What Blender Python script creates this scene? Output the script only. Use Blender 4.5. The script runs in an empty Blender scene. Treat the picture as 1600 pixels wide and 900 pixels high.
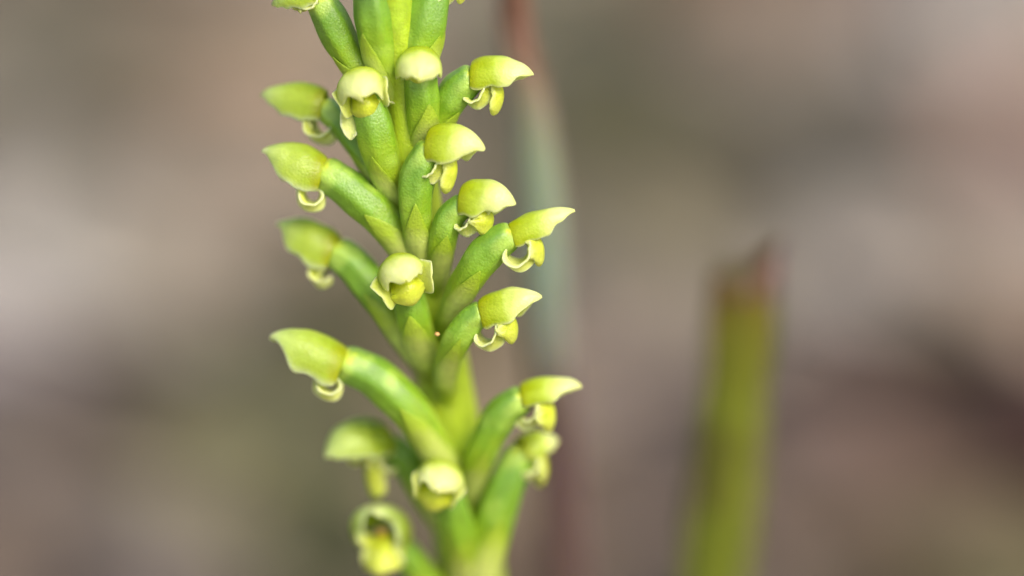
import bpy, math, random
import numpy as np
from mathutils import Vector, noise

# ------------------------------------------------------------------ camera, sky, sun, exposure
sc = bpy.context.scene
col = sc.collection
PITCH = math.radians(30.0)
FH = 0.054                                   # height of the focus point over the ground (m)
D = 0.20                                    # camera to focus plane (m)
F0 = np.array([0.0, 0.0, FH])
FW = np.array([0.0, math.cos(PITCH), -math.sin(PITCH)])
RT = np.array([1.0, 0.0, 0.0])
UP = np.array([0.0, math.sin(PITCH), math.cos(PITCH)])
K = 1600 / 36.0                             # photo pixels per mm in the focus plane

cam = bpy.data.cameras.new('camera')
cam.lens = 200; cam.sensor_width = 36
cam.clip_start = 0.005; cam.clip_end = 200
cam.dof.use_dof = True
cam.dof.focus_distance = D + 0.0002
cam.dof.aperture_fstop = 11.2
co = bpy.data.objects.new('camera', cam); col.objects.link(co)
co.location = F0 - FW * D
co.rotation_euler = (math.pi / 2 - PITCH, 0, 0)
sc.camera = co

SUN_EL, SUN_AZ = math.radians(52), math.radians(142)    # azimuth clockwise from +Y
w = bpy.data.worlds.new('World'); sc.world = w; w.use_nodes = True
wn = w.node_tree
sky = wn.nodes.new('ShaderNodeTexSky'); sky.sky_type = 'NISHITA'; sky.sun_disc = False
sky.sun_elevation = SUN_EL; sky.sun_rotation = SUN_AZ
sky.air_density = 1.0; sky.dust_density = 4.0; sky.ozone_density = 1.0
bg = wn.nodes['Background']; bg.inputs['Strength'].default_value = 0.13
wn.links.new(sky.outputs[0], bg.inputs['Color'])

sun = bpy.data.lights.new('sun', 'SUN'); sun.energy = 1.5; sun.angle = math.radians(24)
sun.color = (1.0, 0.95, 0.87)
so = bpy.data.objects.new('sun', sun); col.objects.link(so)
sd = Vector((math.sin(SUN_AZ) * math.cos(SUN_EL), math.cos(SUN_AZ) * math.cos(SUN_EL), math.sin(SUN_EL)))
so.rotation_euler = sd.to_track_quat('Z', 'Y').to_euler()
so.location = (0.3, -0.5, 0.8)

sc.view_settings.view_transform = 'Standard'; sc.view_settings.look = 'None'
sc.view_settings.gamma = 1; sc.view_settings.exposure = 1.0
sc.view_settings.use_curve_mapping = False
sc.cycles.use_denoising = True
sc.cycles.max_bounces = 10
sc.cycles.transparent_max_bounces = 8

rng = random.Random(7)
nrng = np.random.RandomState(5)

# ------------------------------------------------------------------ helpers
def P(px, py, dz=0.0):
    """world point (m) of a photo pixel at dz mm behind the focus plane"""
    s = (D * 1000 + dz) / (D * 1000)
    return F0 + (RT * ((px - 800) / K * s) + UP * ((450 - py) / K * s) + FW * dz) * 0.001

def s2l(c):
    c = np.array(c, float) / 255.0
    return np.where(c <= 0.04045, c / 12.92, ((c + 0.055) / 1.055) ** 2.4)

def nrm(v):
    v = np.asarray(v, float)
    return v / max(np.linalg.norm(v), 1e-12)

def spline(pts, n):
    """Catmull-Rom through rows of pts, n samples"""
    p = np.asarray(pts, float); m = len(p)
    p = np.vstack([2 * p[0] - p[1], p, 2 * p[-1] - p[-2]])
    out = []
    for t in np.linspace(0, m - 1, n):
        i = min(int(t), m - 2); f = t - i
        a, b, c, d = p[i], p[i + 1], p[i + 2], p[i + 3]
        out.append(0.5 * (2 * b + (c - a) * f + (2 * a - 5 * b + 4 * c - d) * f * f + (3 * b - a - 3 * c + d) * f ** 3))
    return np.array(out)

def prof(xs, ys, x):
    """smooth monotone-ish profile"""
    xs = np.asarray(xs, float); ys = np.asarray(ys, float)
    dlt = np.diff(ys) / np.diff(xs)
    m = np.zeros(len(xs)); m[0] = dlt[0]; m[-1] = dlt[-1]
    for i in range(1, len(xs) - 1):
        m[i] = 0 if dlt[i - 1] * dlt[i] <= 0 else 2 * dlt[i - 1] * dlt[i] / (dlt[i - 1] + dlt[i])
    x = np.clip(x, xs[0], xs[-1])
    i = np.clip(np.searchsorted(xs, x, side='right') - 1, 0, len(xs) - 2)
    h = xs[i + 1] - xs[i]; t = (x - xs[i]) / h
    return ((2 * t**3 - 3 * t**2 + 1) * ys[i] + (t**3 - 2 * t**2 + t) * h * m[i]
            + (-2 * t**3 + 3 * t**2) * ys[i + 1] + (t**3 - t**2) * h * m[i + 1])

def grid_mesh(name, pts, mat, origin, parent=None, parent_origin=None, closed=False, solid=0.0, sub=1, caps=False):
    """pts[nu][nv] world points -> one mesh; UV v = along, u = across"""
    pts = np.asarray(pts, float); nu, nv = pts.shape[:2]
    V = (pts.reshape(-1, 3) - origin).tolist()
    F = []; UVs = []
    nvv = nv if closed else nv - 1
    for i in range(nu - 1):
        for j in range(nvv):
            j2 = (j + 1) % nv
            F.append((i * nv + j, i * nv + j2, (i + 1) * nv + j2, (i + 1) * nv + j))
            UVs.append(((j / nvv, i / (nu - 1)), ((j + 1) / nvv, i / (nu - 1)),
                        ((j + 1) / nvv, (i + 1) / (nu - 1)), (j / nvv, (i + 1) / (nu - 1))))
    if caps:
        for i, order in ((0, -1), (nu - 1, 1)):
            c = len(V); V.append((pts[i].mean(axis=0) - origin).tolist())
            for j in range(nvv):
                a, b = i * nv + j, i * nv + (j + 1) % nv
                F.append((a, b, c) if order == 1 else (b, a, c))
                vv = i / (nu - 1)
                UVs.append(((j / nvv, vv),) * 3)
    me = bpy.data.meshes.new(name)
    me.from_pydata(V, [], F)
    uv = me.uv_layers.new(name='UVMap')
    flat = [x for f in UVs for p in f for x in p]
    uv.data.foreach_set('uv', flat)
    me.polygons.foreach_set('use_smooth', [True] * len(F))
    me.materials.append(mat)
    o = bpy.data.objects.new(name, me); col.objects.link(o)
    if parent is not None:
        o.parent = parent
        o.location = Vector(np.asarray(origin) - np.asarray(parent_origin))
    else:
        o.location = Vector(origin)
    if solid:
        md = o.modifiers.new('thickness', 'SOLIDIFY'); md.thickness = solid; md.offset = 0
    if sub:
        md = o.modifiers.new('smooth', 'SUBSURF'); md.levels = sub; md.render_levels = sub
    return o

def tube_pts(path, radii, n=16, ribs=0, ribamp=0.0, flat=1.0, ref=None, phase=0.0, wob=0.0):
    path = np.asarray(path); m = len(path)
    T = np.gradient(path, axis=0); T = np.array([nrm(t) for t in T])
    x = nrm(np.cross(T[0], ref if ref is not None else FW))
    out = []
    for i in range(m):
        x = nrm(x - T[i] * np.dot(x, T[i])); y = np.cross(T[i], x)
        ring = []
        for j in range(n):
            a = 2 * math.pi * j / n
            r = radii[i] * (1 + ribamp * math.cos(ribs * a + phase))
            if wob:
                r *= 1 + wob * noise.noise(Vector((math.cos(a) * 1.1 + phase * 3, math.sin(a) * 1.1, i * 0.25)))
            ring.append(path[i] + x * math.cos(a) * r + y * math.sin(a) * r * flat)
        out.append(ring)
    return np.array(out)

def tag(o, label=None, cat=None, group=None, kind=None):
    for k, v in (('label', label), ('category', cat), ('group', group), ('kind', kind)):
        if v: o[k] = v
    return o

def empty(name, loc):
    o = bpy.data.objects.new(name, None); col.objects.link(o); o.location = Vector(loc)
    o.empty_display_size = 0.005
    return o

# ------------------------------------------------------------------ materials
def base_mat(name, rough=0.4, sss=0.0, sscale=0.0005, sradius=(1.0, 0.9, 0.25), spec=0.5):
    m = bpy.data.materials.new(name); m.use_nodes = True
    b = m.node_tree.nodes['Principled BSDF']
    b.inputs['Roughness'].default_value = rough
    b.inputs['Specular IOR Level'].default_value = spec
    if sss:
        b.inputs['Subsurface Weight'].default_value = sss
        b.inputs['Subsurface Scale'].default_value = sscale
        b.inputs['Subsurface Radius'].default_value = sradius
    return m, m.node_tree, b

def ramp(nt, stops, fac):
    r = nt.nodes.new('ShaderNodeValToRGB'); e = r.color_ramp.elements
    e[0].position, e[0].color = stops[0][0], (*stops[0][1], 1)
    e[1].position, e[1].color = stops[-1][0], (*stops[-1][1], 1)
    for p, c in stops[1:-1]:
        x = e.new(p); x.color = (*c, 1)
    nt.links.new(fac, r.inputs['Fac'])
    return r.outputs['Color']

def nmix(nt, fac, a, b, mode='MIX'):
    n = nt.nodes.new('ShaderNodeMix'); n.data_type = 'RGBA'; n.blend_type = mode
    for sock, v in ((n.inputs['Factor'], fac), (n.inputs[6], a), (n.inputs[7], b)):
        if hasattr(v, 'links'): nt.links.new(v, sock)
        elif isinstance(v, (int, float)): sock.default_value = v
        else: sock.default_value = (*v, 1)
    return n.outputs[2]

def nmath(nt, op, a, b=0.0, c=None):
    n = nt.nodes.new('ShaderNodeMath'); n.operation = op
    for i, v in enumerate((a, b, c)):
        if v is None: continue
        if hasattr(v, 'links'): nt.links.new(v, n.inputs[i])
        else: n.inputs[i].default_value = v
    return n.outputs[0]

def nnoise(nt, vec, scale, detail=2.0, rough=0.5):
    n = nt.nodes.new('ShaderNodeTexNoise')
    n.inputs['Scale'].default_value = scale; n.inputs['Detail'].default_value = detail
    n.inputs['Roughness'].default_value = rough
    nt.links.new(vec, n.inputs['Vector'])
    return n.outputs['Fac']

def maprange(nt, v, a, b, c=0.0, d=1.0):
    n = nt.nodes.new('ShaderNodeMapRange'); n.clamp = True
    nt.links.new(v, n.inputs[0])
    for i, x in enumerate((a, b, c, d)): n.inputs[i + 1].default_value = x
    return n.outputs[0]

def bump(nt, b, h, dist, strength=0.5):
    n = nt.nodes.new('ShaderNodeBump'); n.inputs['Strength'].default_value = strength
    n.inputs['Distance'].default_value = dist
    nt.links.new(h, n.inputs['Height']); nt.links.new(n.outputs[0], b.inputs['Normal'])
    return n.outputs[0]

def plant_mat(name, stops, edge=None, edge_w=0.12, rough=0.42, sss=0.5, sscale=0.00018, transl=0.0,
              veins=0.0, nveins=7, mott=0.25, patch=None, spec=0.45):
    """stops: colour along V. edge: colour at both margins (U 0/1) and tip. patch: pale flecks"""
    m, nt, b = base_mat(name, rough, sss, sscale, spec=spec)
    uvn = nt.nodes.new('ShaderNodeUVMap'); sep = nt.nodes.new('ShaderNodeSeparateXYZ')
    nt.links.new(uvn.outputs[0], sep.inputs[0])
    U, V = sep.outputs[0], sep.outputs[1]
    tc = nt.nodes.new('ShaderNodeTexCoord'); ob = tc.outputs['Object']
    n1 = nnoise(nt, ob, 1300, 3)
    vv = nmath(nt, 'ADD', V, nmath(nt, 'MULTIPLY', nmath(nt, 'SUBTRACT', n1, 0.5), 0.35))
    c = ramp(nt, stops, vv)
    if edge is not None:
        d = nmath(nt, 'ABSOLUTE', nmath(nt, 'SUBTRACT', U, 0.5))        # 0 centre .. 0.5 margin
        e = maprange(nt, d, 0.5 - edge_w, 0.5)
        e = nmath(nt, 'POWER', e, 1.6)
        c = nmix(nt, nmath(nt, 'MULTIPLY', e, 0.85), c, edge)
    if veins:
        s = nmath(nt, 'SINE', nmath(nt, 'MULTIPLY', U, nveins * 2 * math.pi))
        s = maprange(nt, s, 0.2, 1.0)
        c = nmix(nt, nmath(nt, 'MULTIPLY', s, veins), c, nmix(nt, 1.0, c, (0.72, 0.80, 0.55), 'MULTIPLY'))
    if patch is not None:
        n3 = nnoise(nt, ob, 650, 1)
        c = nmix(nt, maprange(nt, n3, 0.53, 0.66, 0, 0.7), c, patch)
    n2 = nnoise(nt, ob, 2600, 4, 0.6)
    c = nmix(nt, 1.0, c, ramp(nt, [(0.25, (1 - mott,) * 3), (0.75, (1 + mott * 0.4,) * 3)], n2), 'MULTIPLY')
    nt.links.new(c, b.inputs['Base Color'])
    cells = nt.nodes.new('ShaderNodeTexVoronoi'); cells.inputs['Scale'].default_value = 11000
    nt.links.new(ob, cells.inputs['Vector'])
    hgt = nmath(nt, 'ADD', nmath(nt, 'MULTIPLY', cells.outputs['Distance'], -0.7), nmath(nt, 'MULTIPLY', n2, 0.22))
    nb = bump(nt, b, hgt, 0.00004, 0.55)
    if transl:
        t = nt.nodes.new('ShaderNodeBsdfTranslucent'); nt.links.new(c, t.inputs['Color'])
        nt.links.new(nb, t.inputs['Normal'])
        mx = nt.nodes.new('ShaderNodeMixShader'); mx.inputs[0].default_value = transl
        out = nt.nodes['Material Output']
        nt.links.new(b.outputs[0], mx.inputs[1]); nt.links.new(t.outputs[0], mx.inputs[2])
        nt.links.new(mx.outputs[0], out.inputs['Surface'])
    return m

M_STEM = plant_mat('stem_green', [(0, (0.36, 0.48, 0.020)), (0.5, (0.40, 0.52, 0.022)), (1, (0.34, 0.46, 0.02))], mott=0.25, veins=0.3, nveins=9, patch=(0.36, 0.52, 0.03))
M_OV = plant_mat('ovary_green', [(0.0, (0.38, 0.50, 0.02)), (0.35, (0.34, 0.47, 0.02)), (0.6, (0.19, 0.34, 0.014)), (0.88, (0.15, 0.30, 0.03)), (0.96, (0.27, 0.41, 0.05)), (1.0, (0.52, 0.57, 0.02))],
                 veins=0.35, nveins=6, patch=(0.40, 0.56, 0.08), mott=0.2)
M_BRACT = plant_mat('bract_pale', [(0.0, (0.32, 0.44, 0.012)), (0.2, (0.60, 0.70, 0.15)), (0.5, (0.62, 0.71, 0.16)), (0.75, (0.40, 0.53, 0.04)), (1, (0.28, 0.42, 0.018))], edge=(0.32, 0.46, 0.02), edge_w=0.34, transl=0.12, mott=0.25, sss=0.15, veins=0.25, nveins=5)
M_HOOD = plant_mat('hood_yellow_green', [(0.0, (0.50, 0.55, 0.008)), (0.15, (0.51, 0.62, 0.016)), (0.34, (0.60, 0.73, 0.06)), (0.56, (0.84, 0.89, 0.30)), (0.8, (0.89, 0.92, 0.42)), (1, (0.86, 0.88, 0.34))],
                   edge=(0.86, 0.90, 0.45), edge_w=0.05, transl=0.45, veins=0.16, nveins=5, mott=0.12, sss=0.4, rough=0.32)
M_HOODG = plant_mat('hood_green', [(0.0, (0.47, 0.52, 0.010)), (0.15, (0.46, 0.59, 0.035)), (0.5, (0.54, 0.68, 0.09)), (0.85, (0.64, 0.77, 0.22)), (1, (0.76, 0.82, 0.36))],
                    edge=(0.80, 0.86, 0.52), edge_w=0.08, transl=0.45, veins=0.2, nveins=5, mott=0.12, sss=0.4, rough=0.34)
M_SEP = plant_mat('sepal_pale', [(0.0, (0.64, 0.71, 0.05)), (0.4, (0.74, 0.80, 0.16)), (1, (0.82, 0.86, 0.34))], edge=(0.88, 0.91, 0.50), edge_w=0.2, transl=0.35, sss=0.4, mott=0.1, rough=0.3)
M_PET = plant_mat('petal_yellow_green', [(0.0, (0.60, 0.66, 0.03)), (0.5, (0.66, 0.73, 0.08)), (1, (0.78, 0.82, 0.28))], edge=(0.86, 0.89, 0.5), edge_w=0.12, transl=0.4, sss=0.4, mott=0.12, rough=0.32)
M_LIP = plant_mat('lip_yellow', [(0.0, (0.56, 0.57, 0.008)), (0.5, (0.62, 0.69, 0.04)), (1, (0.76, 0.80, 0.16))], edge=(0.80, 0.84, 0.30), edge_w=0.16, transl=0.3, sss=0.45, mott=0.25, rough=0.34)
M_COL = plant_mat('column_orange', [(0.0, (0.60, 0.54, 0.01)), (0.6, (0.62, 0.46, 0.01)), (1, (0.56, 0.28, 0.02))], sss=0.4, mott=0.2)

def simple_col_mat(name, fn, rough=0.7, transl=0.0):
    m, nt, b = base_mat(name, rough, spec=0.3)
    tc = nt.nodes.new('ShaderNodeTexCoord')
    c, h, dist = fn(nt, tc.outputs['Object'])
    nt.links.new(c, b.inputs['Base Color'])
    bump(nt, b, h, dist, 0.7)
    return m

# ------------------------------------------------------------------ ground and litter
# litter colours as they lie about on this forest floor (photo pixel of the spot, colour)
SPOTS = [(60, 60, (134, 122, 112)), (180, 130, (112, 102, 88)), (20, 190, (110, 104, 82)), (330, 60, (142, 128, 112)),
         (400, 150, (150, 126, 106)), (300, 250, (140, 124, 108)), (180, 310, (148, 136, 130)), (60, 430, (164, 154, 151)), (20, 540, (158, 142, 138)),
         (230, 400, (144, 132, 124)), (340, 440, (118, 106, 96)), (200, 585, (82, 64, 50)), (120, 640, (108, 92, 84)), (20, 650, (112, 100, 98)),  # darkest spot: shade of a hole put into the litter colour
         (60, 790, (136, 116, 106)), (150, 850, (114, 98, 94)), (330, 800, (132, 124, 100)), (420, 620, (124, 118, 92)),
         (450, 800, (104, 104, 74)), (520, 500, (112, 108, 76)), (560, 780, (92, 92, 60)), (560, 870, (96, 90, 62)),
         (720, 60, (148, 136, 126)), (760, 230, (136, 120, 108)), (780, 570, (122, 104, 86)), (830, 850, (116, 98, 86)),
         (950, 60, (108, 102, 82)), (960, 160, (100, 94, 74)), (940, 290, (106, 102, 66)), (1000, 330, (124, 118, 92)),
         (1150, 40, (150, 120, 102)), (1120, 160, (132, 116, 98)), (1250, 120, (134, 122, 114)), (1300, 210, (134, 124, 120)),
         (1400, 90, (152, 140, 134)), (1560, 70, (172, 158, 154)), (1590, 200, (140, 108, 94)), (1480, 250, (130, 114, 108)),
         (1300, 290, (116, 106, 90)), (1160, 300, (130, 120, 104)), (1430, 390, (178, 166, 152)), (1480, 460, (172, 160, 146)), (1260, 480, (164, 152, 144)),
         (1590, 480, (138, 112, 96)), (1370, 590, (92, 82, 62)), (1550, 620, (82, 68, 60)), (1460, 680, (86, 78, 54)),
         (1560, 730, (110, 74, 60)), (1470, 790, (96, 80, 56)), (1270, 650, (134, 108, 98)), (1330, 790, (124, 98, 84)),
         (1270, 860, (114, 100, 94)), (1550, 880, (116, 108, 84)), (1400, 870, (110, 92, 76)), (1010, 480, (136, 122, 116)),
         (980, 620, (144, 128, 122)), (1000, 800, (140, 122, 110)), (960, 870, (110, 100, 94)), (1050, 400, (146, 132, 122)), (920, 700, (140, 122, 110))]
SP = np.array([(a, b) for a, b, c in SPOTS], float)
SC = np.array([s2l(c) for a, b, c in SPOTS])
MEANC = SC.mean(axis=0)
SC = np.clip(MEANC + (SC - MEANC) * 1.4, 0.015, 0.6)
SC = (SC * 0.84 + SC.mean(axis=1, keepdims=True) * 0.16) * np.array([.86, .875, .84])
CAM = F0 - FW * D

def to_px(p):
    v = np.asarray(p) - CAM
    z = v @ FW
    return 800 + (v @ RT) / z * D * 1000 * K, 450 - (v @ UP) / z * D * 1000 * K

def ground_hit(px, py):
    d = FW * D + (RT * ((px - 800) / K) + UP * ((450 - py) / K)) * 0.001
    t = (0.0018 - CAM[2]) / d[2]
    return CAM + d * t

SPG = np.array([ground_hit(a, b)[:2] for a, b in SP])      # the same spots as places on the ground
def floor_colour(x, y, sharp=4.0):
    d2 = ((SPG - (x, y)) ** 2).sum(axis=1)
    near = math.sqrt(d2.min())
    wts = 1.0 / (d2 + 6e-6) ** (sharp / 2)
    c = (SC * wts[:, None]).sum(axis=0) / wts.sum()
    k = min(1.0, max(0.0, (near - 0.012) / 0.03))
    return c * (1 - k) + MEANC * k

def gz(x, y):
    return 0.004 * noise.noise(Vector((x * 9, y * 9, 0.3))) + 0.0012 * noise.noise(Vector((x * 60, y * 60, 1.7)))

def vcol_mat(name, rough, mott_scale, dist, spec=0.25, streak=False):
    m, nt, b = base_mat(name, rough, spec=spec)
    a = nt.nodes.new('ShaderNodeAttribute'); a.attribute_name = 'tint'
    tc = nt.nodes.new('ShaderNodeTexCoord')
    n = nnoise(nt, tc.outputs['Object'], mott_scale, 5, 0.6)
    c = nmix(nt, 1.0, a.outputs['Color'], ramp(nt, [(0.25, (0.72, 0.70, 0.68)), (0.75, (1.22, 1.2, 1.18))], n), 'MULTIPLY')
    nt.links.new(c, b.inputs['Base Color'])
    bump(nt, b, n, dist, 0.8)
    return m
M_SOIL = vcol_mat('soil', 0.9, 220, 0.0008)
M_LITTER = vcol_mat('dry_litter', 0.62, 400, 0.0003)

def set_tint(me, cols):
    at = me.color_attributes.new('tint', 'FLOAT_COLOR', 'POINT')
    at.data.foreach_set('color', [x for c in cols for x in (float(c[0]), float(c[1]), float(c[2]), 1.0)])

# the ground: one sheet, fine where the camera looks, coarse outwards
def axis(c, fine, n_f, far):
    a = list(np.linspace(c - fine, c + fine, n_f))
    s = fine * 2 / n_f; x = fine
    while x < far:
        s *= 1.35; x += s; a.append(c + x); a.insert(0, c - x)
    return np.array(a)
gc = ground_hit(800, 450)
xs = axis(0.0, 0.16, 130, 40); ys = axis(gc[1], 0.22, 170, 40)
V = []; C = []
for y in ys:
    for x in xs:
        V.append((x, y, gz(x, y) if abs(x) < 3 and abs(y) < 3 else 0.0))
        C.append(floor_colour(x, y) * np.array([.80, .81, .74]))
nx = len(xs)
F = [(j * nx + i, j * nx + i + 1, (j + 1) * nx + i + 1, (j + 1) * nx + i) for j in range(len(ys) - 1) for i in range(nx - 1)]
me = bpy.data.meshes.new('ground'); me.from_pydata(V, [], F); me.materials.append(M_SOIL)
me.polygons.foreach_set('use_smooth', [True] * len(F)); set_tint(me, C)
g = bpy.data.objects.new('ground', me); col.objects.link(g); tag(g, kind='structure')
g['label'] = 'blurred grey-brown forest floor behind the flower spike'

def leaf_geo(x, y, L, W, rot, curl, twist, tilt, lift, n=7):
    """curled dry leaf lying on the ground -> verts, faces"""
    vs, fs = [], []
    ca, sa = math.cos(rot), math.sin(rot)
    rows = []
    for i in range(n):
        t = i / (n - 1)
        ww = W * (math.sin(math.pi * min(1, t * 0.96 + 0.02)) ** 0.75) * (1 - 0.3 * t)
        for k, v in enumerate((-1, 0, 1)):
            lx = (t - 0.5) * L; ly = v * ww + curl * L * (t - 0.5) ** 2
            lz = lift + abs(v) * ww * twist + math.sin(t * math.pi) * L * tilt
            X = x + lx * ca - ly * sa; Y = y + lx * sa + ly * ca
            vs.append((X, Y, gz(X, Y) + lz))
    for i in range(n - 1):
        for k in range(2):
            a = i * 3 + k
            fs.append((a, a + 1, a + 4, a + 3))
    return vs, fs

V, F, C = [], [], []
def add(vs, fs, c):
    o = len(V); V.extend(vs); F.extend([tuple(i + o for i in f) for f in fs]); C.extend([c] * len(vs))
for i in range(2600):
    if i < 900:
        x = rng.uniform(-0.07, 0.07); y = gc[1] + rng.uniform(-0.08, 0.09)
    else:
        r = 0.05 + 0.75 * rng.random() ** 0.7; a = rng.uniform(0, 2 * math.pi)
        x = r * math.cos(a); y = gc[1] + r * math.sin(a)
    c = floor_colour(x, y) * np.array([1, 1.01, .93]) * rng.choice((rng.uniform(.4, .7), rng.uniform(.75, 1.0), rng.uniform(.9, 1.3)))
    c = c * np.array([rng.uniform(0.95, 1.07), 1.0, rng.uniform(0.88, 1.08)])
    L = rng.uniform(0.006, 0.019) if i < 900 else rng.uniform(0.008, 0.03)
    vs, fs = leaf_geo(x, y, L, L * rng.uniform(0.12, 0.28), rng.uniform(0, 6.28), rng.uniform(-0.4, 0.4), rng.uniform(0.05, 0.6),
                      rng.uniform(-0.02, 0.10), rng.uniform(0.0006, 0.003))
    add(vs, fs, c)
me = bpy.data.meshes.new('leaf_litter'); me.from_pydata(V, [], F); me.materials.append(M_LITTER)
me.polygons.foreach_set('use_smooth', [True] * len(F)); set_tint(me, C)
o = bpy.data.objects.new('leaf_litter', me); col.objects.link(o)
md = o.modifiers.new('thickness', 'SOLIDIFY'); md.thickness = 0.0003; md.offset = 1
tag(o, 'dry grey-brown leaf litter scattered over the forest floor', 'leaf litter', kind='stuff')

# the larger pale and dark pieces that stand out as soft patches
def chip(name, label, cat, px, py, L, W, rot, c, thick=0.0012, arch=0.05):
    p = ground_hit(px, py); V = []; n, k = 14, 7
    ca, sa = math.cos(rot), math.sin(rot); ph = rng.uniform(0, 50)
    for side in (1, -1):
        for i in range(n):
            t = i / (n - 1) * 2 - 1
            ww = W * 0.5 * (1 - abs(t) ** 5) ** 0.5 * (1 + 0.25 * noise.noise(Vector((t * 2, ph, 0)))) + 0.0002
            for j in range(k):
                v = j / (k - 1) * 2 - 1
                lx, ly = t * L / 2, v * ww + 0.12 * L * noise.noise(Vector((t, ph, 3)))
                X, Y = p[0] + lx * ca - ly * sa, p[1] + lx * sa + ly * ca
                Z = 0.0016 + gz(X, Y) * 0.8 + (1 - v * v) * W * arch + 0.0006 * noise.noise(Vector((t * 4, v * 3, ph))) + side * thick / 2
                V.append((X - p[0], Y - p[1], Z))
    F = []
    N = n * k
    for i in range(n - 1):
        for j in range(k - 1):
            a = i * k + j
            F.append((a, a + 1, a + k + 1, a + k)); F.append((N + a, N + a + k, N + a + k + 1, N + a + 1))
    rim = [j for j in range(k)] + [i * k + k - 1 for i in range(1, n)] + [(n - 1) * k + j for j in range(k - 2, -1, -1)] + [i * k for i in range(n - 2, 0, -1)]
    for a, b in zip(rim, rim[1:] + rim[:1]): F.append((b, a, N + a, N + b))
    me = bpy.data.meshes.new(name); me.from_pydata(V, [], F); me.materials.append(M_LITTER)
    me.polygons.foreach_set('use_smooth', [True] * len(F))
    set_tint(me, [s2l(c) * 0.72] * len(V))
    o = bpy.data.objects.new(name, me); col.objects.link(o); o.location = (p[0], p[1], 0)
    return tag(o, label, cat)

CHIPS = [
 ('bark_flake', 'broad pale cream bark flake lying behind the brown-tipped cut stalk', 'bark', 1450, 420, .0150, .0115, .15, (188, 177, 162)),
 ('bark_flake', 'long pale grey bark strip slanting across the litter beside the orchid', 'bark', 80, 435, .0200, .0085, .62, (176, 167, 165)),
 ('bark_flake', 'pale mauve-grey bark flake on the far litter beyond the cut stalk', 'bark', 1540, 70, .0120, .0060, .1, (180, 168, 164)),
 ('dry_leaf', 'dark chocolate-brown leaf piece added for the shaded hole below the long pale bark strip', 'leaf', 205, 598, .0110, .0095, 1.2, (56, 36, 20)),  # dark piece added in place of a shaded gap between litter pieces
 ('dry_leaf', 'dark red-brown dead leaf in the dark litter below the cream bark flake', 'leaf', 1560, 725, .0070, .0060, .2, (112, 82, 70)),
 ('dry_leaf', 'pinkish tan dead leaf on the far litter beside the red grass stem', 'leaf', 1160, 40, .0070, .0050, -.1, (158, 126, 108)),
 ('dry_leaf', 'dull pink-brown dead leaf at the foot of the green stalk', 'leaf', 1290, 690, .0080, .0060, .8, (140, 114, 104)),
 ('twig', 'dark grey rotting twig between the cream bark flake and the red-brown leaf', 'twig', 1480, 600, .0130, .0045, .05, (78, 70, 58)),
 ('moss_tuft', 'soft olive moss tuft on the litter behind the lower flowers', 'moss', 560, 840, .0085, .0085, .4, (88, 88, 54)),
 ('moss_tuft', 'yellowish olive moss tuft on the litter just past the red grass stem', 'moss', 945, 290, .0085, .0070, 1.2, (104, 102, 60)),
]
for cdef in CHIPS: chip(*cdef)

# ------------------------------------------------------------------ the orchid spike
def stem_dz(py): return 2.1 + (py - 250) * 0.0095
SPX = [(598, -400), (603, -280), (608, -160), (613, -60), (622, 60), (634, 160), (642, 240), (652, 330), (668, 450), (688, 560), (702, 660), (720, 780), (737, 900), (754, 1040), (768, 1200)]
SR = [.12, .34, .46, .56, .64, .74, .86, .9, .95, 1.0, 1.08, 1.15, 1.2, 1.25, 1.3]
spts = [P(x, y, stem_dz(y)) for x, y in SPX]
last, dirn = spts[-1], nrm(spts[-1] - spts[-2])
k = (last[2] - 0.0) / -dirn[2]
for f, r in ((0.35, 1.35), (0.7, 1.45), (1.0, 1.6), (1.03, 1.6)):
    spts.append(last + dirn * k * f); SR.append(r)
root_loc = np.array([spts[-2][0], spts[-2][1], 0.0])
orchid = empty('orchid', root_loc)
tag(orchid, 'green orchid spike crowded with small yellow-green hooded flowers', 'orchid')
full = spline(np.hstack([np.array(spts), np.array(SR)[:, None]]), 90)
grid_mesh('stem', tube_pts(full[:, :3], full[:, 3] * 0.001, 20, 9, 0.025, wob=0.05), M_STEM, root_loc, orchid, root_loc, closed=True, sub=1, caps=True)

MM = 0.001
def strip_pts(path, widths, side, cup=0.2, nv=7, ruffle=0.0, seed=0.0, rf=9.0):
    """ribbon: path (n,3), half widths (n), width direction 'side' (3) -> (n,nv,3)"""
    T = np.gradient(path, axis=0); out = []
    for i, c in enumerate(path):
        t = nrm(T[i]); s = nrm(side - t * np.dot(side, t)); nn = np.cross(t, s); row = []
        for v in np.linspace(-1, 1, nv):
            r = ruffle * abs(v) ** 2 * math.sin(rf * i / len(path) * 2 * math.pi / 2 + seed + (1.7 if v > 0 else 0)) * widths[i]
            row.append(c + s * widths[i] * v + nn * (cup * widths[i] * v * v + r))
        out.append(row)
    return np.array(out)

STEM_X = [y for x, y in SPX]; STEM_Y = [x for x, y in SPX]
def stem_axis(py): return np.interp(py, STEM_X, STEM_Y)

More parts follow.
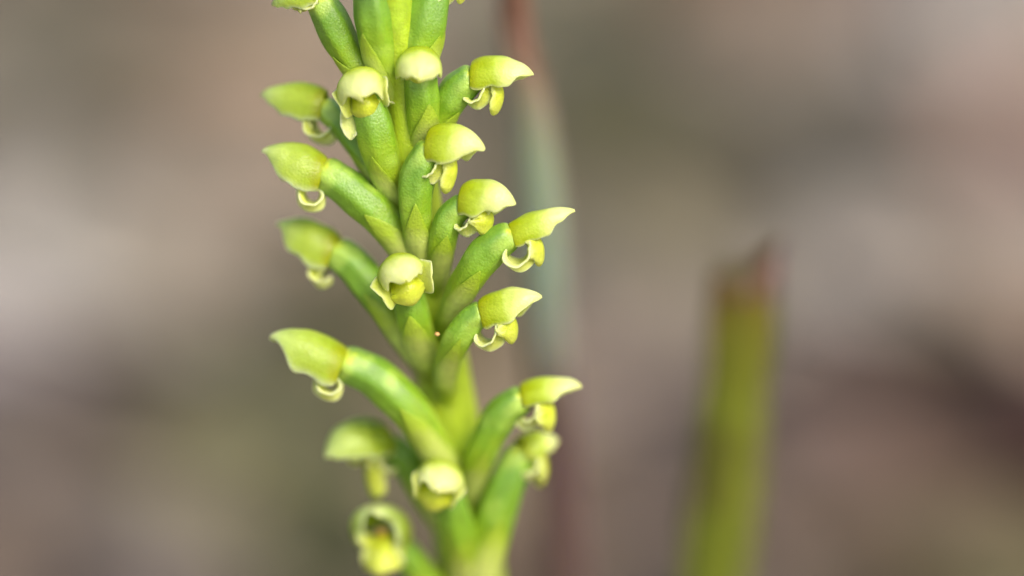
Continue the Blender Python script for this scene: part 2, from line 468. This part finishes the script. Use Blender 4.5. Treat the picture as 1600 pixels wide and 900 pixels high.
def flower(ov, tip, W=0.62, zt=0.72, zb=-0.42, bm=0.8, roll=0.0, mat=None, curl=1.0, sep_len=1.0, sepw=1.0, lip=1.0, lip_fwd=0.0, flare=0.0,
           tipdrop=0.0, pet=1.0, petw=1.0, petz=0.0, seed=1, close=0.0, sep_drop=0.0, lipw=1.0, bract=0.42, bw=1.0, jag=0.14):
    r_ = random.Random(seed)
    x0, y0, d0, rr0 = ov[0]
    yb = y0 + 70                                            # the ovary runs down into the stem
    foot = (stem_axis(yb), yb, stem_dz(yb), .35)
    ov = [foot, (x0 * .75 + stem_axis(y0) * .25, y0 + 6, d0 * .6 + stem_dz(y0) * .4, rr0 * 1.12)] + list(ov[1:])
    ovp = [P(a, b, c) for a, b, c, d in ov]; ovr = [d * .93 for a, b, c, d in ov]
    base = ovp[-1]
    pth = spline(np.hstack([np.array(ovp), np.array(ovr)[:, None]]), 28)
    rad = pth[:, 3].copy(); rad[-1] *= 0.74; rad[-2] *= 0.94
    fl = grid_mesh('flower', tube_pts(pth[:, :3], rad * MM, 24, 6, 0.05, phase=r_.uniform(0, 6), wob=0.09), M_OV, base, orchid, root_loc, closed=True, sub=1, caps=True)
    # bract: pale pointed scale clasping the foot of the ovary on its outer side
    if bract:
        bvar = r_.uniform(.75, 1.15); bract *= r_.uniform(.75, 1.1)
        nb_ = 16; i0, i1 = 4.5, 4.5 + 28 * bract; rows = []
        for a in range(nb_):
            t = a / (nb_ - 1); f = i0 + (i1 - i0) * t; i = int(f); g_ = f - i
            c = pth[i] * (1 - g_) + pth[i + 1] * g_; T = nrm(pth[i + 1][:3] - pth[i][:3])
            # outward: away from the stem axis, bent a little to the open side
            yy = 450 - (c[:3] - F0) @ UP / MM * K
            ax_ = P(stem_axis(yy), yy, stem_dz(yy))
            out = nrm(c[:3] - ax_) * 1.0 - FW * 0.75 - UP * 0.2
            out = nrm(out - T * np.dot(out, T)); sd = np.cross(T, out)
            half = math.radians(72) * bw * bvar * prof([0, .3, .6, .85, 1], [1, .95, .66, .28, .015], t)
            rr = c[3] * MM * (1.015 + .02 * math.sin(t * 3)) + 0.000025
            row = []
            for v in np.linspace(-1, 1, 9):
                an = v * half
                r2 = rr * (1 + 0.015 * abs(v) ** 3 * r_.uniform(-1, 1.0))
                row.append(c[:3] + out * math.cos(an) * r2 + sd * math.sin(an) * r2)
            rows.append(row)
        grid_mesh('bract', rows, M_BRACT, np.array(rows[0][4]), orchid, root_loc, solid=0.00003, sub=1)
    tp = P(*tip)
    X = nrm(tp - base); L = np.linalg.norm(tp - base) / MM
    up = nrm(UP * 0.9 - FW * 0.1); Z = nrm(up - X * np.dot(up, X)); Y = np.cross(Z, X)
    if roll:
        c, s = math.cos(roll), math.sin(roll); Z, Y = Z * c + Y * s, Y * c - Z * s
    A = np.stack([X, Y, Z])
    def W_(pts): return base + (np.asarray(pts, float) @ A) * MM
    q = 1.0
    # hood: helmet-shaped upper sepal, open below
    nu, nv = 20, 17; H = []
    us = np.linspace(0, 1, nu) ** 0.85
    ph = r_.uniform(0, 20)
    cmax = math.cos(math.radians(112 + 40 * close))
    for u in us:
        top = prof([0, .12, .42, .72, .9, 1], [zt * .72, zt * .90, zt, zt * .74, zt * .38 - tipdrop * .5, .02 - tipdrop], u)
        bot = prof([0, .2, .5, .75, .92, 1], [zb * .95, zb, zb * bm, zb * bm * .45 - tipdrop * .4, -tipdrop * .8 - .03, -tipdrop - .01], u)
        ww = prof([0, .12, .38, .68, .88, 1], [.82 * W, .94 * W, W, W * .82, W * .42, .015], u)
        row = []
        for v in np.linspace(-1, 1, nv):
            th = v * math.radians(112 + 40 * close)
            zz = bot + (top - bot) * ((math.cos(th) - cmax) / (1 - cmax))
            yy = ww * math.sin(th)
            e = max(0.0, abs(v) - 0.7) / 0.3
            zz += e * (0.05 * math.sin(u * 13 + ph + v * 2) + jag * noise.noise(Vector((u * 7 + ph, v * 2, 1.5)))) * (u > .05)
            yy += e * 0.07 * W * math.sin(u * 8 + ph)
            xx = L * u - 0.15 * (1 - u) ** 2
            dn = 0.05 * noise.noise(Vector((u * 4 + ph, v * 2.5, ph)))
            row.append((xx, yy * (1 + dn), zz + dn))
        H.append(row)
    grid_mesh('hood', W_(H), mat or M_HOOD, base, fl, base, solid=0.00005, sub=1)
    # column in the throat
    cp = spline([(-0.02, 0, -.02), (.25 * q, 0, -.05), (.5 * q, 0, -.1), (.62 * q, 0, -.14)], 8)
    cr = [.26, .25, .2, .17, .16, .17, .15, .05]
    grid_mesh('column', W_(tube_pts(cp, np.array(cr) * q, 10, ref=np.array([0, 0, 1.0])).reshape(-1, 3)).reshape(8, 10, 3), M_COL, base, fl, base, closed=True, sub=1, caps=True)
    # lip: rounded convex tongue hanging under the hood
    a = lip; n = 16
    lp = spline([(.08, 0, -.06), (.46 + lip_fwd * .5, 0, -.04), (.82 + lip_fwd, 0, -.12 - .22 * a), (.88 + lip_fwd, 0, -.18 - .54 * a), (.72 + lip_fwd, 0, -.22 - .86 * a), (.52 + lip_fwd, 0, -.22 - .96 * a)], n)
    lw = prof([0, .3, .6, .85, .96, 1], [.26, .42, .52, .46, .26, .05], np.linspace(0, 1, n)) * lipw
    grid_mesh('lip', W_(strip_pts(lp, lw, np.array([0, 1.0, 0]), -0.85, 9, 0.12, r_.uniform(0, 6))), M_LIP, base, fl, base, solid=0.00014, sub=1)
    # petals beside the column, just under the hood margins
    for sgn in (1, -1):
        pp = spline([(.08, sgn * .20, zb * .2 + petz * .2), (.40, sgn * (.26 + flare * .4), zb * .45 + petz * .5), (.75, sgn * (.24 + flare * 1.0), zb * .5 + petz), (1.0 * pet, sgn * (.20 + flare * 1.5), zb * .42 + petz)], 10)
        pw = prof([0, .4, .75, .93, 1], [.10, .20, .20, .13, .03], np.linspace(0, 1, 10)) * petw * (1 + flare)
        grid_mesh('petal', W_(strip_pts(pp, pw, np.array([0, sgn * .45, 1.0]), -0.35 * sgn, 7, 0.10, r_.uniform(0, 6))), M_PET, base, fl, base, solid=0.00006, sub=1)
    # lateral sepals: narrow ribbons that curl back, some into rings
    curls = curl if isinstance(curl, tuple) else (curl, curl * r_.uniform(.7, 1.1))
    for sgn, cu in zip((1, -1), curls):
        R = r_.uniform(.40, .52) * sep_len
        n = 20; pts_ = []
        x0, z0 = .30, zb * .8
        drop = 0.22 + sep_drop; tw = r_.uniform(-.3, .3)
        if cu < .3:                                          # hanging blade
            for i in range(n):
                t = i / (n - 1)
                pts_.append((x0 + .35 * t * t - cu * 1.5 * t ** 3, sgn * (.30 + flare * t * 1.3), z0 - (drop + 1.15 * sep_len) * t))
        else:
            tot = math.radians(245) * cu
            for i in range(n):
                t = i / (n - 1)
                if t < .2:
                    pts_.append((x0 + .04 * math.sin(t * 15), sgn * (.30 + .2 * flare * t), z0 - drop * t / .2))
                else:
                    an = (t - .2) / .8 * tot; rr = R * (1 - .25 * t)
                    pts_.append((x0 - rr + rr * math.cos(an), sgn * (.30 + flare * t * .8) + tw * (t - .2) * .6, z0 - drop - rr * math.sin(an)))
        sw = prof([0, .3, .6, .85, 1], [.22, .31, .30, .19, .02], np.linspace(0, 1, n)) * sepw
        sd_ = np.array([0.35, 1.0, 0.55 * sgn])
        grid_mesh('lateral_sepal', W_(strip_pts(np.array(pts_), sw, sd_, 0.55, 7, 0.10, r_.uniform(0, 6))), M_SEP, base, fl, base, solid=0.00009, sub=1)
    return fl

FL = [
 # beside the spike, towards the red grass stem
 dict(ov=[(664, 232, 1.9, .4), (688, 182, 1.3, .6), (713, 142, .9, .66), (744, 116, .6, .56)], tip=(834, 117, .2), seed=11, zt=.66, zb=-.5, W=.62, curl=(.5, .75), lip=1.25, lip_fwd=.05, lipw=.75),
 dict(ov=[(656, 395, 1.4, .45), (650, 335, .9, .62), (653, 275, .5, .7), (677, 226, .2, .58)], tip=(758, 234, -.4), seed=12, zt=.80, zb=-.62, W=.70, curl=(.4, .5), lip=1.5, sep_len=1.1, lipw=.8),
 dict(ov=[(690, 415, 1.5, .42), (692, 372, 1.0, .55), (704, 338, .6, .55), (730, 316, .4, .5)], tip=(806, 320, -.3), seed=13, zt=.86, zb=-.45, W=.68, curl=.8, lip=.95, lipw=1.35, lip_fwd=.05),
 dict(ov=[(716, 478, 1.2, .42), (736, 428, .8, .64), (768, 388, .4, .68), (804, 362, .2, .56)], tip=(899, 330, .2), seed=14, zt=.46, zb=-.55, W=.52, curl=1.0, lip=1.25, sep_len=1.1, bm=.7, lip_fwd=-.12, lipw=1.2),
 dict(ov=[(698, 578, 2.0, .42), (712, 536, 1.4, .55), (735, 502, 1.0, .56), (759, 486, .8, .5)], tip=(847, 464, .3), seed=15, zt=.62, zb=-.60, W=.6, curl=1.0, lip=1.15, sep_len=1.1, lipw=1.35, lip_fwd=.05),
 dict(ov=[(740, 752, 4.6, .45), (755, 702, 3.9, .6), (784, 648, 3.2, .66), (822, 618, 2.8, .56)], tip=(909, 604, 2.6), seed=16, zt=.56, zb=-.4, W=.58, curl=.8, lip=1.25, lipw=1.4),
 dict(ov=[(752, 915, 6.8, .6), (766, 835, 6.0, .78), (788, 765, 5.2, .74), (816, 698, 4.8, .56)], tip=(872, 690, 5.4), seed=17, zt=.5, zb=-.4, W=.6, curl=.6, lip=1.35, lipw=1.2),
 # facing the viewer
 dict(ov=[(662, 215, 1.4, .5), (660, 170, .6, .66), (657, 125, .2, .64), (655, 96, .2, .56)], tip=(654, 124, -1.5), seed=21, jag=.3, zt=.70, zb=-.4, W=.82, lip=.35, pet=.6, sep_len=.6, curl=.6, flare=.02, sep_drop=-.25),
 dict(ov=[(602, 285, 1.4, .5), (592, 228, .7, .72), (580, 178, .4, .68), (562, 132, .5, .56)], tip=(566, 152, -1.2), seed=22, jag=.3, zt=.76, zb=-.4, W=.86, lip=1.0, lipw=1.1, curl=(.5, .05), sepw=1.35, flare=.45, roll=-.3, lip_fwd=.15, petw=1.9, petz=-.1),
 dict(ov=[(656, 548, 2.6, .5), (648, 503, 1.8, .66), (636, 460, 1.2, .62), (622, 424, .8, .56)], tip=(634, 438, -.9), seed=23, jag=.3, zt=.72, zb=-.3, W=.82, lip=.95, lipw=1.5, lip_fwd=.2, curl=.6, flare=.5, roll=-.38, sep_len=.8, petw=2.0, petz=-.25, pet=1.2),
 dict(ov=[(726, 890, 6.6, .6), (716, 835, 5.4, .74), (703, 785, 4.4, .66), (690, 742, 3.9, .58)], tip=(682, 766, 2.3), seed=24, jag=.3, zt=.7, zb=-.3, W=.86, lip=.95, lipw=1.5, lip_fwd=.2, curl=.6, flare=.4, roll=.3, sep_len=.8, petw=1.7, petz=-.2, pet=1.2),
 dict(ov=[(700, 940, 7.6, .5), (664, 900, 7.0, .62), (630, 862, 6.4, .64), (602, 838, 6.0, .56)], tip=(582, 800, 4.4), seed=25, mat='G', zt=.78, zb=-.70, W=1.1, lip=1.5, lip_fwd=-.35, curl=.6, flare=.4, lipw=1.5, roll=-.1, close=.85, petw=1.2),
 # other side, backs turned a little to the viewer
 dict(ov=[(570, 130, 1.2, .5), (546, 84, .8, .62), (520, 38, .5, .68), (496, -8, .3, .56)], tip=(425, 9, .8), seed=31, zt=.5, zb=-.36, W=.58, mat='G', curl=1.0, lip=.2, sep_drop=-.3, sep_len=.5),
 dict(ov=[(598, 296, 1.9, .42), (566, 238, 2.0, .48), (532, 192, 2.2, .5), (503, 162, 2.4, .5)], tip=(407, 150, 2.9), seed=32, zt=.66, zb=-.62, W=.62, mat='G', curl=.95, sep_len=1.15, bm=.95, lip_fwd=-.3, lipw=.8),
 dict(ov=[(646, 408, 2.0, .5), (603, 348, 1.7, .70), (548, 298, 1.5, .74), (500, 264, 1.6, .68)], tip=(409, 236, 1.5), seed=33, zt=.66, zb=-.84, W=.76, mat='G', curl=1.0, lip=.5, sep_drop=.05, sep_len=.9, bm=1.05, lip_fwd=-.25),
 dict(ov=[(642, 545, 3.2, .5), (606, 484, 2.9, .66), (562, 424, 3.1, .74), (520, 386, 3.3, .66)], tip=(431, 350, 3.5), seed=34, zt=.66, zb=-.84, W=.76, mat='G', curl=.7, lip=1.2, lip_fwd=-.45, bm=1.0),
 dict(ov=[(694, 728, 4.2, .55), (652, 655, 3.2, .74), (592, 594, 2.7, .78), (528, 562, 2.4, .70)], tip=(422, 525, 2.1), seed=35, zt=.70, zb=-.90, W=.82, mat='G', curl=1.0, lip=.45, sep_len=.8, sep_drop=-.05, bm=.9, lip_fwd=-.2),
 dict(ov=[(704, 830, 6.6, .5), (664, 768, 6.2, .6), (632, 716, 5.9, .64), (594, 690, 5.6, .54)], tip=(508, 704, 4.2), seed=36, zt=.95, zb=-.5, W=.9, tipdrop=.3, mat='G', curl=.5, lip=1.9, lip_fwd=-.3, sep_len=.9, lipw=.9, flare=.3, petw=1.4, petz=-.2),
 # top, cut by the frame
 dict(ov=[(604, 130, .9, .5), (592, 70, .1, .72), (583, 14, -.4, .74), (577, -44, -.6, .58)], tip=(582, -22, -2.3), seed=41, zt=.6, zb=-.3, W=.7, lip=.4, sep_len=.6, bract=.55, bw=1.0),
 dict(ov=[(648, 135, 1.0, .5), (655, 76, .5, .8), (667, 22, .2, .84), (682, -40, .1, .6)], tip=(770, -62, -.2), seed=42, zt=.6, zb=-.4, W=.6, bract=.6, bw=1.25),
]
for f in FL:
    f = dict(f)
    if f.get('mat') == 'G': f['mat'] = M_HOODG
    flower(**f)

# unopened buds carrying the spike on above the frame
for i in range(9):
    yb = -70 - i * 34; an = i * 2.4; k_ = 1 - i * .07
    c0 = P(stem_axis(yb), yb, stem_dz(yb))
    o_ = nrm(RT * math.cos(an) - FW * math.sin(an) + UP * .9)
    pth = spline([c0, c0 + (o_ * .8 + UP * .5) * k_ * MM, c0 + (o_ * 1.4 + UP * 1.3) * k_ * MM, c0 + (o_ * 1.9 + UP * 1.8) * k_ * MM], 14)
    grid_mesh('bud', tube_pts(pth, prof([0, .3, .65, .85, 1], [.25, .42, .5, .36, .04], np.linspace(0, 1, 14)) * k_ * MM, 14, 6, .04), M_OV, c0, orchid, root_loc, closed=True, caps=True)
# a tiny orange grain caught on the stem
pc = P(683, 522, 1.0)
gr = []
for i in range(7):
    t = math.pi * i / 6
    gr.append([pc + (RT * math.sin(t) * math.cos(q_) + UP * math.sin(t) * math.sin(q_) * .8 - FW * math.cos(t)) * 0.00010 * (1 + .2 * noise.noise(Vector((i, j_ * .7, 2))))
               for j_, q_ in enumerate(np.linspace(0, 2 * math.pi, 10, endpoint=False))])
M_GRAIN = simple_col_mat('grain_orange', lambda nt, ob: (ramp(nt, [(.3, (.55, .28, .08)), (.7, (.72, .42, .16))], nnoise(nt, ob, 4000, 3)), nnoise(nt, ob, 9000, 2), 0.00002), 0.6)
gr = grid_mesh('pollen_grain', gr, M_GRAIN, pc, closed=True, caps=True)
tag(gr, 'tiny orange pollen grain stuck on the orchid stem', 'pollen')

# ------------------------------------------------------------------ the red grass stem behind
def grass_mats():
    def culm(nt, ob):
        sep = nt.nodes.new('ShaderNodeSeparateXYZ'); nt.links.new(ob, sep.inputs[0])
        n = nnoise(nt, ob, 500, 3)
        c = nmix(nt, maprange(nt, n, .3, .7), (0.14, 0.068, 0.042), (0.19, 0.105, 0.075))
        return c, n, 0.0001
    return simple_col_mat('red_culm', culm, 0.5)
M_CULM = grass_mats()
gdz = 18.0
def gp(px, py): return P(px, py, gdz + (py - 450) * 0.013)
gpx = [(792, -260), (798, -120), (806, 0), (818, 110), (836, 220), (846, 330), (852, 450), (858, 560), (866, 660), (876, 780), (884, 900), (894, 1060)]
gpts = [gp(*p) for p in gpx]
dn = nrm(gpts[-1] - gpts[-2]); kk = gpts[-1][2] / -dn[2]
gpts += [gpts[-1] + dn * kk * .4, gpts[-1] + dn * kk * .8, gpts[-1] + dn * kk * 1.02]
groot = np.array([gpts[-1][0], gpts[-1][1], 0.0])
grass = empty('grass_stem', groot)
tag(grass, 'slender red-brown grass stem with grey-green sheath, out of focus behind the orchid', 'grass')
full = spline(gpts, 70)
top_i = 30
grid_mesh('culm', tube_pts(full, np.linspace(.55, .62, 70) * MM, 14), M_CULM, groot, grass, groot, closed=True, caps=True)

m, nt, b = base_mat('grey_green_sheath', 0.45, 0.3, 0.0005)
uvn = nt.nodes.new('ShaderNodeUVMap'); sep = nt.nodes.new('ShaderNodeSeparateXYZ'); nt.links.new(uvn.outputs[0], sep.inputs[0])
c = ramp(nt, [(0, s2l((122, 98, 80))), (.06, s2l((124, 116, 94))), (.14, s2l((122, 134, 108))), (.26, s2l((118, 134, 114))), (.36, s2l((112, 116, 102))), (.44, s2l((84, 70, 62))), (.56, s2l((80, 60, 57))), (1, s2l((96, 76, 62)))], sep.outputs[1])
e = maprange(nt, nmath(nt, 'ABSOLUTE', nmath(nt, 'SUBTRACT', sep.outputs[0], .5)), .38, .5)
c = nmix(nt, nmath(nt, 'MULTIPLY', e, .8), c, s2l((128, 104, 96)))
nt.links.new(c, b.inputs['Base Color'])
M_SHEATH = m
# rolled sheath with an oblique mouth; its overlapping margins face the right-hand side
pth = spline([gp(826, 150), gp(836, 220), gp(846, 330), gp(852, 450), gp(858, 560), gp(866, 660), gp(876, 780), gp(884, 900), gp(894, 1060), gpts[-3], gpts[-1]], 60)
T = np.array([nrm(t) for t in np.gradient(pth, axis=0)])
rows = []
for i in range(60):
    t = i / 59
    x = nrm(RT - T[i] * np.dot(RT, T[i])); y = np.cross(T[i], x)
    r = (0.70 + 0.13 * min(1, t / .18)) * MM
    row = []
    for j in range(17):
        v = j / 16 * 2 - 1
        an = math.radians(-15) + v * math.radians(192)      # seam on the right, towards the viewer
        rr = r * (1 + 0.06 * v)
        lift = 0.0045 * (1 - abs(v)) * max(0, 1 - t * 5) * (1 if i else 1)
        row.append(pth[i] - x * math.cos(an) * rr + y * math.sin(an) * rr - T[i] * lift)
    rows.append(row)
grid_mesh('sheath', rows, M_SHEATH, groot, grass, groot, solid=0.00012)

# ------------------------------------------------------------------ the cut green stalk on the right
sdz = 17.0
def kp(px, py): return P(px, py, sdz + (py - 400) * 0.013)
kpx = [(1163, 420), (1159, 480), (1152, 560), (1143, 650), (1131, 760), (1117, 880), (1101, 1020), (1082, 1200)]
kpts = [kp(*p) for p in kpx]
dn = nrm(kpts[-1] - kpts[-2]); kk = kpts[-1][2] / -dn[2]
kpts += [kpts[-1] + dn * kk * .5, kpts[-1] + dn * kk * 1.02]
kroot = np.array([kpts[-1][0], kpts[-1][1], 0.0])
stalk = empty('cut_stalk', kroot)
tag(stalk, 'thick green stalk snapped off at a withered brown tip', 'stalk')
m, nt, b = base_mat('stalk_green', 0.42, 0.3, 0.0006)
uvn = nt.nodes.new('ShaderNodeUVMap'); sep = nt.nodes.new('ShaderNodeSeparateXYZ'); nt.links.new(uvn.outputs[0], sep.inputs[0])
tc = nt.nodes.new('ShaderNodeTexCoord'); n = nnoise(nt, tc.outputs['Object'], 420, 4)
vv = nmath(nt, 'ADD', sep.outputs[1], nmath(nt, 'MULTIPLY', nmath(nt, 'SUBTRACT', n, .5), .06))
c = ramp(nt, [(0, s2l((84, 56, 30))), (.03, s2l((98, 72, 24))), (.08, s2l((108, 90, 22))), (.15, s2l((108, 102, 22))), (.3, s2l((108, 112, 22))), (1, s2l((100, 110, 24)))], vv)
rb = nmath(nt, 'SINE', nmath(nt, 'MULTIPLY', sep.outputs[0], 5 * 2 * math.pi))
c = nmix(nt, maprange(nt, rb, -.2, .9, 0, .75), c, s2l((66, 84, 18)))
c = nmix(nt, maprange(nt, nnoise(nt, tc.outputs['Object'], 230, 2), .54, .68, 0, .7), c, s2l((70, 62, 16)))
nt.links.new(c, b.inputs['Base Color']); bump(nt, b, n, 0.0001, .5)
M_STALK = m
full = spline(kpts, 50)
KR = np.linspace(1.22, 1.5, 50) * (1 + 0.05 * np.sin(np.linspace(0, 17, 50))) * MM
body = tube_pts(full, KR, 20, 5, 0.05, flat=0.72, wob=0.05, phase=.8)
grid_mesh('stalk_body', body, M_STALK, kroot, stalk, kroot, closed=True, caps=True)
def tipfn(nt, ob):
    n = nnoise(nt, ob, 900, 4)
    return ramp(nt, [(.3, s2l((50, 32, 24))), (.5, s2l((82, 54, 42))), (.7, s2l((118, 86, 70)))], n), n, 0.0003
M_TIP = simple_col_mat('withered_brown', tipfn, 0.75)
# withered tip: shrivelled ragged tube, torn higher on its right side
tp0, tp1 = kp(1159, 452), kp(1164, 418)
ax = nrm(tp1 - tp0); rows = []
for i in range(12):
    t = i / 11; row = []
    for j in range(20):
        a = 2 * math.pi * j / 20
        x = nrm(RT - ax * np.dot(RT, ax)); y = np.cross(ax, x)
        edge = 0.35 + 1.0 * (0.5 + 0.5 * math.cos(a)) ** 2.2 + 0.22 * noise.noise(Vector((math.cos(a) * 2, math.sin(a) * 2, 4)))
        h = t * edge * 1.75 * MM
        r = (1.28 - .34 * t + 0.12 * noise.noise(Vector((math.cos(a) * 1.6, math.sin(a) * 1.6, t * 2 + 9)))) * MM
        c0 = tp0 + ax * h + x * 0.34 * t * MM
        row.append(c0 + x * math.cos(a) * r + y * math.sin(a) * r * .74)
    rows.append(row)
grid_mesh('withered_tip', rows, M_TIP, kroot, stalk, kroot, closed=True, solid=0.00015)
